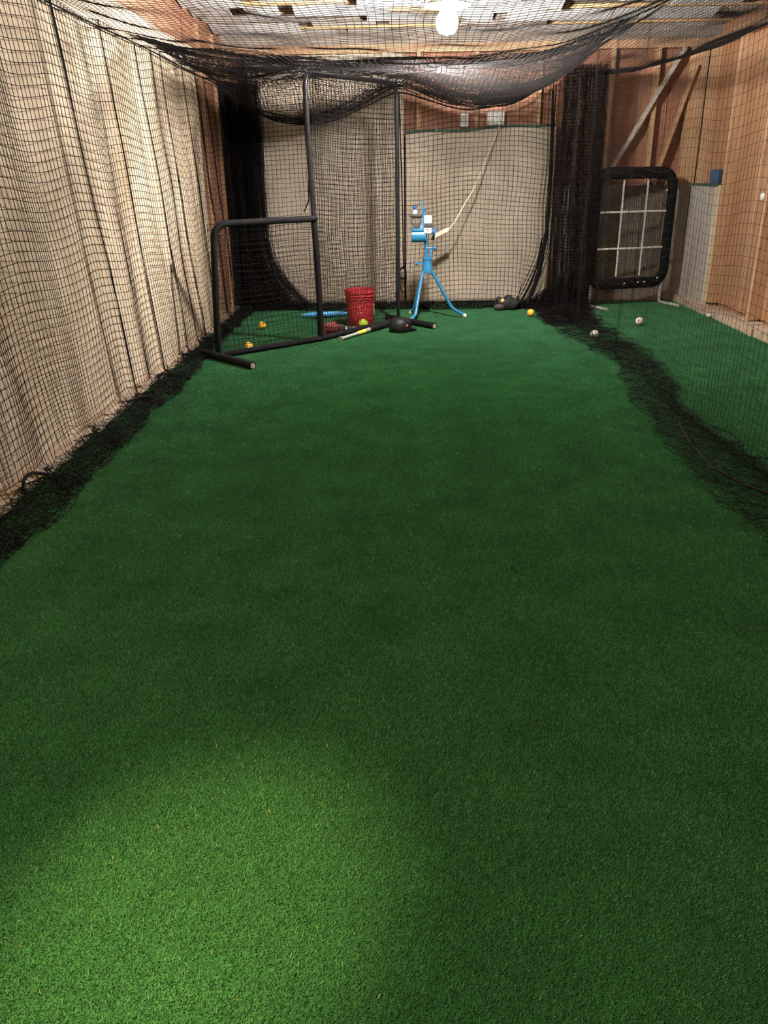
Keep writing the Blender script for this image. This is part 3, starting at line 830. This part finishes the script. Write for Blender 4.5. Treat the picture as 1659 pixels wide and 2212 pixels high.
# link and clamp knobs
pb(MB().box((0.315, 8.76, 0.60), (0.332, 8.79, 0.705), 0.003), 'tilt_link', 'machine_blue')
pb(cyl((0.268, HY - 0.01, 0.715), (0.325, HY - 0.01, 0.713), 0.010), 'clamp_bolt', 'machine_blue')
Mk = Matrix.Translation((0.325, HY - 0.01, 0.713)) @ Matrix.Rotation(PI / 2, 4, 'Y')
pb(MB().lathe([(0.0, 0.0), (0.016, 0.0), (0.012, 0.018), (0.018, 0.026), (0.026, 0.032), (0.026, 0.046), (0.0, 0.05)], 12, Mk), 'clamp_knob', 'knob_blue')
pb(cyl((0.235, HY - 0.02, 0.565), (0.19, HY - 0.03, 0.565), 0.007), 'hub_bolt', 'machine_blue')
Mk = Matrix.Translation((0.192, HY - 0.03, 0.566)) @ Matrix.Rotation(-PI / 2, 4, 'Y')
pb(MB().lathe([(0.0, 0.0), (0.008, 0.0), (0.012, 0.012), (0.025, 0.02), (0.022, 0.032), (0.0, 0.034)], 10, Mk), 'hub_knob', 'machine_blue')
# head: drum, chute, motor
pb(cyl((0.122, HY - 0.02, 0.838), (0.266, HY - 0.02, 0.840), 0.066, 28), 'drum', 'machine_blue')
pb(MB().box((0.124, 8.70, 0.885), (0.262, 8.81, 0.912), 0.004), 'top_plate', 'machine_blue')
pb(MB().box((0.24, 8.74, 0.785), (0.278, 8.81, 0.87), 0.004), 'post_bracket', 'knob_blue')
ring = MB()
n = 28
ro, rix, riz = 0.052, 0.041, 0.031
cx_, cz_ = 0.168, 0.978
vs = []
for yy in (8.705, 8.735):
    vs.append(([ring.bm.verts.new((cx_ + (ro + 0.004) * math.cos(2 * PI * k / n), yy, cz_ + ro * 1.02 * math.sin(2 * PI * k / n))) for k in range(n)],
               [ring.bm.verts.new((cx_ + rix * math.cos(2 * PI * k / n), yy, cz_ + 0.004 + riz * math.sin(2 * PI * k / n))) for k in range(n)]))
for k in range(n):
    k2 = (k + 1) % n
    (o0, i0), (o1, i1) = vs
    ring.bm.faces.new((o0[k], o0[k2], i0[k2], i0[k])); ring.bm.faces.new((o1[k], i1[k], i1[k2], o1[k2]))
    ring.bm.faces.new((o0[k], o1[k], o1[k2], o0[k2])); ring.bm.faces.new((i0[k], i0[k2], i1[k2], i1[k]))
pb(ring, 'feed_ring', 'black_rubber')
pb(MB().box((0.138, 8.70, 0.908), (0.205, 8.735, 0.945), 0.003), 'ring_base', 'black_rubber')
pb(MB().box((0.098, 8.69, 1.018), (0.228, 8.76, 1.05), 0.01), 'ring_bracket', 'black_rubber')
pb(MB().box((0.205, 8.715, 0.91), (0.236, 8.75, 1.02), 0.003), 'side_plate', 'machine_grey')
pb(cyl((0.157, 8.725, 1.05), (0.157, 8.725, 1.087), 0.022), 'spacer', 'white_plastic')
pb(MB().lathe([(0.0, 1.085), (0.019, 1.085), (0.014, 1.098), (0.024, 1.106), (0.024, 1.126), (0.0, 1.13)], 14, Matrix.Translation((0.153, 8.725, 0))), 'adjusting_knob', 'knob_blue')
pb(MB().tube([(0.242, 8.70, 0.905), (0.238, 8.70, 1.02), (0.229, 8.70, 1.12), (0.224, 8.70, 1.185)], [0.009, 0.008, 0.007, 0.006], 10), 'handle_rod', 'machine_blue')
pb(MB().lathe([(0.0, 1.05), (0.014, 1.05), (0.01, 1.066), (0.018, 1.074), (0.018, 1.094), (0.0, 1.097)], 12, Matrix.Translation((0.252, 8.75, 0))), 'adjusting_knob', 'knob_blue')
pb(MB().box((0.236, 8.72, 0.955), (0.328, 8.81, 1.034), 0.012), 'motor', 'white_plastic')
pb(MB().box((0.242, 8.725, 0.915), (0.324, 8.805, 0.958), 0.006), 'motor_base', 'black_rubber')
lab = pb(MB().box((0.244, 8.69, 0.865), (0.322, 8.712, 0.915), 0.003), 'label_plate', 'white_plastic')
for i, (a, b, z0, z1) in enumerate(((0.258, 0.268, 0.897, 0.907), (0.272, 0.283, 0.895, 0.909), (0.287, 0.296, 0.889, 0.903), (0.270, 0.30, 0.884, 0.888))):
    MB().box((a, 8.6885, z0), (b, 8.6905, z1)).build('print_mark', 'label_red', lab, smooth=False)
Mk = Matrix.Translation((0.318, 8.72, 0.878)) @ Matrix.Rotation(PI / 2, 4, 'Y')
pb(MB().lathe([(0.0, 0.0), (0.022, 0.0), (0.022, 0.016), (0.04, 0.02), (0.044, 0.03), (0.04, 0.042), (0.0, 0.044)], 14, Mk), 'speed_knob', 'knob_blue')
pb(cyl((0.345, 8.72, 0.84), (0.345, 8.78, 0.80), 0.012), 'power_inlet', 'black_rubber')
tag(pm, 'blue tripod pitching machine with white motor at the back of the cage', 'pitching machine')

# extension cord with white connector block
ec = empty('extension_cord', (0.45, 9.3, 0.8))
c0, c1 = Vector((0.352, 9.28, 0.785)), Vector((0.53, 9.31, 0.866))
d = (c1 - c0)
q = d.to_track_quat('X', 'Z').to_matrix().to_4x4()
o = MB().box((0, -0.02, -0.021), (d.length, 0.02, 0.021), 0.007).build('connector_block', 'cream_plastic', ec)
o.matrix_world = Matrix.Translation(c0) @ q
o.parent = ec; o.matrix_parent_inverse = Matrix.Translation(ec.location).inverted()
cord = [(0.53, 9.31, 0.866), (0.59, 9.36, 0.92), (0.66, 9.42, 1.03), (0.70, 9.45, 1.10), (0.79, 9.52, 1.23), (0.86, 9.58, 1.36), (0.93, 9.63, 1.53), (1.0, 9.68, 1.68), (1.06, 9.73, 1.81), (1.10, 9.77, 1.92)]
under(MB().tube(cord, 0.0065, 8).build('cord', 'cream_plastic', ec), ec)
under(MB().tube([(0.352, 9.28, 0.785), (0.34, 9.2, 0.77), (0.335, 9.0, 0.78), (0.343, 8.80, 0.80)], 0.006, 8).build('cord', 'black_rubber', ec), ec)
tag(ec, 'cream extension cord with long connector block hanging behind the pitching machine', 'cord')

# outlet boxes on the back wall
def outlet(x0, x1, z0, z1, label, n):
    r = empty('outlet_box', ((x0 + x1) / 2, 9.86, z0))
    under(MB().box((x0, 9.79, z0), (x1, 9.862, z1), 0.004).build('box', 'white_plastic', r), r)
    pl = under(MB().box((x0 + 0.008, 9.784, z0 + 0.01), (x1 - 0.008, 9.79, z1 - 0.01), 0.002).build('cover_plate', 'white_plastic', r), r)
    for i in range(n):
        cx = x0 + (x1 - x0) * (i + 0.5) / n
        for dz in (0.3, 0.7):
            MB().box((cx - 0.016, 9.7825, z0 + (z1 - z0) * dz - 0.018), (cx + 0.016, 9.7845, z0 + (z1 - z0) * dz + 0.018), 0.001).build('socket', 'strap_white', pl)
    tag(r, label, 'outlet')
outlet(0.665, 0.757, 1.885, 2.03, 'narrow white electrical box on the back wall above the canvas hem', 1)
outlet(0.962, 1.145, 1.90, 2.042, 'wide white electrical box on the back wall with the cord plugged in', 2)

# ------------------------------------------------------------------ bucket, balls, bats and gear
bk = empty('bucket', (-0.405, 8.36, 0))
MB().lathe([(0.0, 0.004), (0.125, 0.0), (0.13, 0.006), (0.136, 0.12), (0.143, 0.25), (0.1445, 0.272), (0.151, 0.274), (0.1515, 0.284), (0.1455, 0.287), (0.146, 0.30), (0.153, 0.302), (0.153, 0.312), (0.147, 0.315), (0.1475, 0.33),
            (0.154, 0.332), (0.1545, 0.355), (0.1535, 0.365), (0.147, 0.365), (0.146, 0.35), (0.13, 0.02), (0.0, 0.014)], 40).build('bucket_body', 'bucket_red', bk)
for (a0, a1, z, t) in ((-1.72, -1.5, 0.205, 0.0025), (-1.78, -1.35, 0.148, 0.003), (-1.9, -1.62, 0.262, 0.002), (-1.15, -1.0, 0.335, 0.002)):
    rr = 0.1305 + z * 0.0525
    MB().tube([(rr * math.cos(t_), rr * math.sin(t_), z) for t_ in np.linspace(a0, a1, 8)], t, 5).build('scuff', 'scuff', bk)
MB().box((-0.004, -0.02, 0.12), (0.004, 0.02, 0.225), 0.002).build('tape', 'tape_yellow', bk, loc=(0.139, -0.02, 0))
hp = [(0.152 * math.cos(t_), 0.152 * math.sin(t_) * 0.9 + 0.05, 0.318 - 0.14 * math.sin(t_)) for t_ in np.linspace(0.02, PI - 0.02, 24)]
MB().tube([(p[0], p[1] + 0.03, p[2]) for p in hp], 0.003, 6).build('bail_handle', 'pipe_grey', bk)
tag(bk, 'red plastic bucket with ribbed rim standing behind the screen', 'bucket')

def seam_pts(r, n=60):
    pts = []
    a = 0.44
    for i in range(n):
        t = 2 * PI * i / n
        # standard tennis-ball / baseball seam curve
        x = (1 - a) * math.cos(t) + a * math.cos(3 * t) * 0.9
        yv_ = (1 - a) * math.sin(t) - a * math.sin(3 * t) * 0.9
        z = 2 * math.sqrt(a * (1 - a)) * math.cos(2 * t)
        v_ = Vector((x, yv_, z)).normalized() * r
        pts.append(v_)
    return pts
def make_ball(name, r, body, seam, loc, rot, label, cat='ball', group=None, tubes=0.0035):
    root = empty(name, loc)
    root.rotation_euler = rot
    MB().sphere((0, 0, 0), r, sub=4).build('ball_cover', body, root)
    p = seam_pts(r * 1.0)
    MB().tube(p + [p[0]], tubes, 6, caps=False).build('seam', seam, root)
    tag(root, label, cat, group)
    return root
make_ball('practice_ball', 0.037, 'ball_yellow', 'ball_yellow_seam', (-1.335, 7.115, 0.045), (0.4, 0.3, 0.2), 'orange-yellow ball behind the screen, near its padded base bar')
make_ball('practice_ball', 0.037, 'ball_yellow', 'ball_yellow_seam', (-1.383, 8.177, 0.045), (1.1, 0.2, 0.7), 'orange-yellow ball behind the screen, farther back by the dark net')
make_ball('practice_ball', 0.038, 'ball_yellow', 'ball_yellow_seam', (1.384, 8.774, 0.046), (0.2, 0.9, 0.1), 'orange-yellow ball alone on open turf right of the pitching machine')
make_ball('baseball', 0.0375, 'ball_white', 'ball_seam', (1.772, 7.493, 0.046), (0.6, 0.5, 0.9), 'scuffed white baseball on the edge of the heaped net')
make_ball('baseball', 0.0375, 'ball_white', 'ball_seam', (2.363, 8.166, 0.046), (1.2, 0.1, 0.4), 'scuffed white baseball on turf in front of the nine-pocket target')
make_ball('softball', 0.046, 'ball_lime', 'ball_lime_seam', (-0.372, 8.165, 0.054), (0.3, 0.4, 0.4), 'lime yellow softball in front of the red bucket', tubes=0.005)
tag(MB().sphere((3.18, 8.55, 0.03), 0.021, sub=3).build('small_ball', 'ball_white'), 'tiny white ball lying against the concrete footing of the right wall', 'ball')

# metal bat lying in front of the screen
bt_ = empty('baseball_bat', (-0.556, 7.5, 0))
k0 = Vector((-0.556, 7.50, 0.028)); k1 = Vector((-0.125, 8.235, 0.042))
dd = (k1 - k0).normalized(); Lb = (k1 - k0).length
Mb = Matrix.Translation(k0) @ dd.to_track_quat('Z', 'Y').to_matrix().to_4x4()
under(MB().lathe([(0.0, 0.0), (0.024, 0.002), (0.024, 0.012), (0.0145, 0.02), (0.0135, 0.2), (0.0145, 0.34), (0.017, 0.42), (0.021, 0.5), (0.0, 0.5)], 18, Mb).build('handle', 'bat_silver', bt_), bt_)
under(MB().lathe([(0.0, 0.5), (0.0212, 0.5), (0.027, 0.58), (0.032, 0.66), (0.0335, 0.74), (0.0335, Lb - 0.01), (0.028, Lb), (0.0, Lb)], 18, Mb).build('barrel', 'helmet_black', bt_), bt_)
for a, b in ((0.30, 0.335), (0.345, 0.42)):
    under(MB().lathe([(0.0148, a), (0.0175, a + 0.002), (0.0195 if a > 0.34 else 0.0178, b - 0.002), (0.016, b)], 18, Mb).build('grip_band', 'bat_yellow', bt_), bt_)
tag(bt_, 'grey bat with yellow bands and black barrel lying before the screen', 'bat')

# black batting helmet
hm = empty('batting_helmet', (0.0, 7.97, 0), 0.5)
sh = MB()
sh.lathe([(0.0, 0.148), (0.03, 0.146), (0.065, 0.13), (0.09, 0.10), (0.1, 0.065), (0.1, 0.03), (0.094, 0.012), (0.086, 0.012), (0.09, 0.06), (0.06, 0.115), (0.0, 0.136)], 28)
for v in sh.bm.verts:
    v.co.x *= 1.12
sh.build('shell', 'helmet_black', hm)
br = MB()
n = 14
top_, bot_ = [], []
for i in range(n + 1):
    t = -0.9 + 1.8 * i / n
    top_.append((br.bm.verts.new((0.108 * math.cos(t), 0.097 * math.sin(t), 0.045)), br.bm.verts.new((0.165 * math.cos(t * 0.75), 0.1 * math.sin(t), 0.033 - 0.008 * abs(t)))))
    bot_.append((br.bm.verts.new((0.108 * math.cos(t), 0.097 * math.sin(t), 0.038)), br.bm.verts.new((0.165 * math.cos(t * 0.75), 0.1 * math.sin(t), 0.027 - 0.008 * abs(t)))))
for i in range(n):
    br.bm.faces.new((top_[i][0], top_[i][1], top_[i + 1][1], top_[i + 1][0])); br.bm.faces.new((bot_[i][0], bot_[i + 1][0], bot_[i + 1][1], bot_[i][1]))
    br.bm.faces.new((top_[i][1], bot_[i][1], bot_[i + 1][1], top_[i + 1][1]))
br.build('brim', 'helmet_black', hm)
MB().sphere((0.02, -0.1, 0.075), 0.012, sc=(1, 0.4, 1.1), sub=2).build('emblem', 'dot_red', hm)
tag(hm, 'black rounded batting helmet with a red dot by the screen foot', 'helmet')

# blue plastic bat behind the bucket
bb = empty('plastic_bat', (-0.8, 8.83, 0))
p0 = Vector((-1.06, 8.76, 0.05)); p1 = Vector((-0.30, 8.95, 0.045))
dd = (p1 - p0).normalized(); L2 = (p1 - p0).length
Mb = Matrix.Translation(p0) @ dd.to_track_quat('Z', 'Y').to_matrix().to_4x4()
under(MB().lathe([(0.0, 0.0), (0.008, 0.005), (0.02, 0.06), (0.028, 0.14), (0.031, 0.24), (0.029, 0.34), (0.022, 0.43), (0.015, 0.5), (0.012, L2 - 0.03), (0.0, L2 - 0.03)], 18, Mb).build('shaft', 'bat_blue', bb), bb)
under(MB().lathe([(0.0, L2 - 0.035), (0.02, L2 - 0.03), (0.02, L2 - 0.012), (0.0, L2)], 18, Mb).build('knob', 'white_plastic', bb), bb)
tag(bb, 'blue tapering plastic bat lying on the turf behind the red bucket', 'bat')

# fielding glove and batting glove
gl = empty('fielding_glove', (-0.68, 7.9, 0), 0.4)
gb = MB().sphere((0.02, 0.0, 0.062), 0.06, sc=(1.25, 0.75, 0.95), sub=4)
for v in gb.bm.verts:
    if v.co.x < 0.0:
        v.co.y *= 0.85
    v.co += v.normal * 0.003 * math.sin(v.co.z * 180)
gb.build('palm', 'glove_red', gl)
for i in range(5):
    a = -1.0 + 0.5 * i
    MB().tube([(-0.03, 0.02 - 0.01 * i, 0.06 + 0.03 * math.sin(a)), (-0.065, -0.02 * math.cos(a), 0.06 + 0.05 * math.sin(a)), (-0.072, -0.04, 0.06 + 0.052 * math.sin(a))], [0.018, 0.016, 0.011], 10).build('finger', 'glove_red', gl)
MB().sphere((0.1, 0.005, 0.05), 0.045, sc=(1.3, 0.8, 0.9), sub=3).build('wrist_strap', 'glove_dark', gl)
tag(gl, 'dark red fielding glove on the turf behind the screen bar', 'glove')
g2 = empty('batting_glove', (-0.50, 8.06, 0), -0.3)
MB().sphere((0, 0, 0.028), 0.05, sc=(1.1, 0.8, 0.45), sub=3).build('glove_back', 'glove_dark', g2)
for i in range(4):
    MB().tube([(0.03, -0.03 + 0.02 * i, 0.03), (0.07, -0.04 + 0.026 * i, 0.03), (0.10, -0.05 + 0.03 * i, 0.022)], [0.011, 0.010, 0.008], 8).build('finger', 'white_plastic' if i % 2 else 'black_rubber', g2)
MB().tube([(-0.02, -0.03, 0.03), (-0.03, -0.055, 0.028), (-0.01, -0.075, 0.022)], [0.012, 0.01, 0.008], 8).build('thumb', 'white_plastic', g2)
MB().box((-0.06, -0.03, 0.015), (-0.03, 0.03, 0.045), 0.008).build('cuff', 'white_plastic', g2)
tag(g2, 'black and white batting glove lying beside the bucket and red glove', 'glove')

# black gear bag against the back net
bg = empty('gear_bag', (1.17, 9.26, 0), -0.05)
body = MB().sphere((0.03, 0, 0.075), 0.08, sc=(1.7, 0.9, 0.95), sub=4)
for v in body.bm.verts:
    v.co.z += 0.012 * math.sin(v.co.x * 45) + 0.008 * math.sin(v.co.y * 60 + v.co.x * 30)
    v.co.z = max(v.co.z, 0.012)
body.build('bag_body', 'bag_black', bg)
MB().tube([(-0.1, -0.03, 0.05), (-0.115, -0.04, 0.11), (-0.085, -0.04, 0.148), (-0.05, -0.04, 0.14), (-0.04, -0.03, 0.09)], 0.010, 8, flat=(1, 0.6)).build('carry_strap', 'bag_black', bg)
MB().sphere((-0.07, -0.06, 0.045), 0.045, sc=(1.4, 0.7, 0.8), sub=3).build('side_pocket', 'glove_dark', bg)
MB().sphere((-0.035, -0.055, 0.112), 0.024, sub=3).build('yellow_patch', 'tape_yellow', bg)
tag(bg, 'small black gear bag with a yellow patch against the back net', 'bag')

# tub on the ledge, round fitting on the stud
tb = empty('tub', (3.33, 9.25, 1.285))
MB().lathe([(0.0, 0.0), (0.052, 0.0), (0.06, 0.012), (0.068, 0.07), (0.068, 0.10), (0.06, 0.11), (0.0, 0.112)], 24).build('tub_body', 'tub_blue', tb)
MB().lathe([(0.07, 0.096), (0.072, 0.1), (0.072, 0.12), (0.06, 0.134), (0.0, 0.14)], 24).build('lid', 'tub_blue', tb)
tag(tb, 'dark blue rounded tub on the ledge above the grey wall panel', 'tub')
rf = empty('wall_fitting', (3.288, 7.925, 1.186))
Mr = Matrix.Rotation(-PI / 2, 4, 'Y')
MB().lathe([(0.0, 0.022), (0.02, 0.02), (0.03, 0.012), (0.034, 0.0), (0.0, -0.002)], 20, Mr).build('cover', 'white_plastic', rf)
MB().lathe([(0.0, 0.026), (0.006, 0.025), (0.007, 0.018)], 10, Mr).build('screw', 'lamp_metal', rf)
tag(rf, 'small round white fitting on an orange stud of the right wall', 'fitting')

# ------------------------------------------------------------------ lamps
lp = empty('ceiling_lamp', LAMP_POS)
MB().lathe([(0.0, 0.235), (0.06, 0.235), (0.06, 0.215), (0.03, 0.205), (0.022, 0.12), (0.034, 0.11), (0.04, 0.05), (0.0, 0.05)], 20).build('socket', 'lamp_body', lp)
MB().lathe([(0.03, 0.10), (0.06, 0.098), (0.12, 0.075), (0.17, 0.045), (0.174, 0.041), (0.17, 0.037), (0.12, 0.066), (0.06, 0.088), (0.03, 0.09)], 40).build('glare_disc', 'glare_white', lp)  # white disc over the bare bulb, added to imitate the lamp's wide glare
MB().lathe([(0.0, 0.07), (0.03, 0.068), (0.036, 0.03), (0.055, 0.0), (0.075, -0.03), (0.082, -0.065), (0.077, -0.105), (0.055, -0.138), (0.0, -0.152)], 32).build('bulb', 'lamp_panel', lp)
tag(lp, 'glaring white bulb with an added white glare disc above the overhead net', 'lamp')

cl = empty('clamp_lamp', CLAMP_POS)
aim = (Vector((-0.46, 1.22, 0)) - Vector(CLAMP_POS)).normalized()
Mc = aim.to_track_quat('-Z', 'Y').to_matrix().to_4x4()
MB().lathe([(0.03, 0.10), (0.05, 0.08), (0.09, 0.02), (0.115, -0.06), (0.118, -0.062), (0.094, 0.02), (0.054, 0.085), (0.03, 0.105)], 28, Mc).build('reflector', 'lamp_metal', cl)
MB().lathe([(0.0, 0.19), (0.022, 0.19), (0.024, 0.11), (0.03, 0.10), (0.0, 0.10)], 16, Mc).build('socket', 'black_rubber', cl)
MB().lathe([(0.0, 0.10), (0.016, 0.09), (0.032, 0.04), (0.028, 0.012), (0.0, -0.002)], 18, Mc).build('bulb', 'lamp_bulb_warm', cl)
pt = Mc @ Vector((0, 0, 0.17))
MB().tube([pt, (pt.x, pt.y - 0.03, pt.z + 0.08), (pt.x, pt.y - 0.03, 2.76 - CLAMP_POS[2])], 0.008, 8).build('clamp_arm', 'black_rubber', cl)
tag(cl, 'clamp lamp with metal reflector hung from the ceiling joists', 'lamp')
sd = bpy.data.lights.new('clamp_spot', 'SPOT')
sd.energy = CLAMP_SPOT; sd.color = CLAMP_SPOT_COL; sd.spot_size = math.radians(20); sd.spot_blend = 1.0; sd.shadow_soft_size = 0.05
so = bpy.data.objects.new('clamp_spot', sd); COL.objects.link(so); so.parent = cl
so.matrix_local = Matrix.Translation(aim * 0.09) @ Mc
pd = bpy.data.lights.new('clamp_spill', 'SPOT')
pd.energy = CLAMP_SPILL; pd.color = CLAMP_COL; pd.spot_size = math.radians(165); pd.spot_blend = 0.6; pd.shadow_soft_size = 0.06
po = bpy.data.objects.new('clamp_spill', pd); COL.objects.link(po); po.parent = cl
aim2 = (Vector((-0.3, 3.2, 0)) - Vector(CLAMP_POS)).normalized()
po.matrix_local = Matrix.Translation(aim * 0.09) @ aim2.to_track_quat('-Z', 'Y').to_matrix().to_4x4()
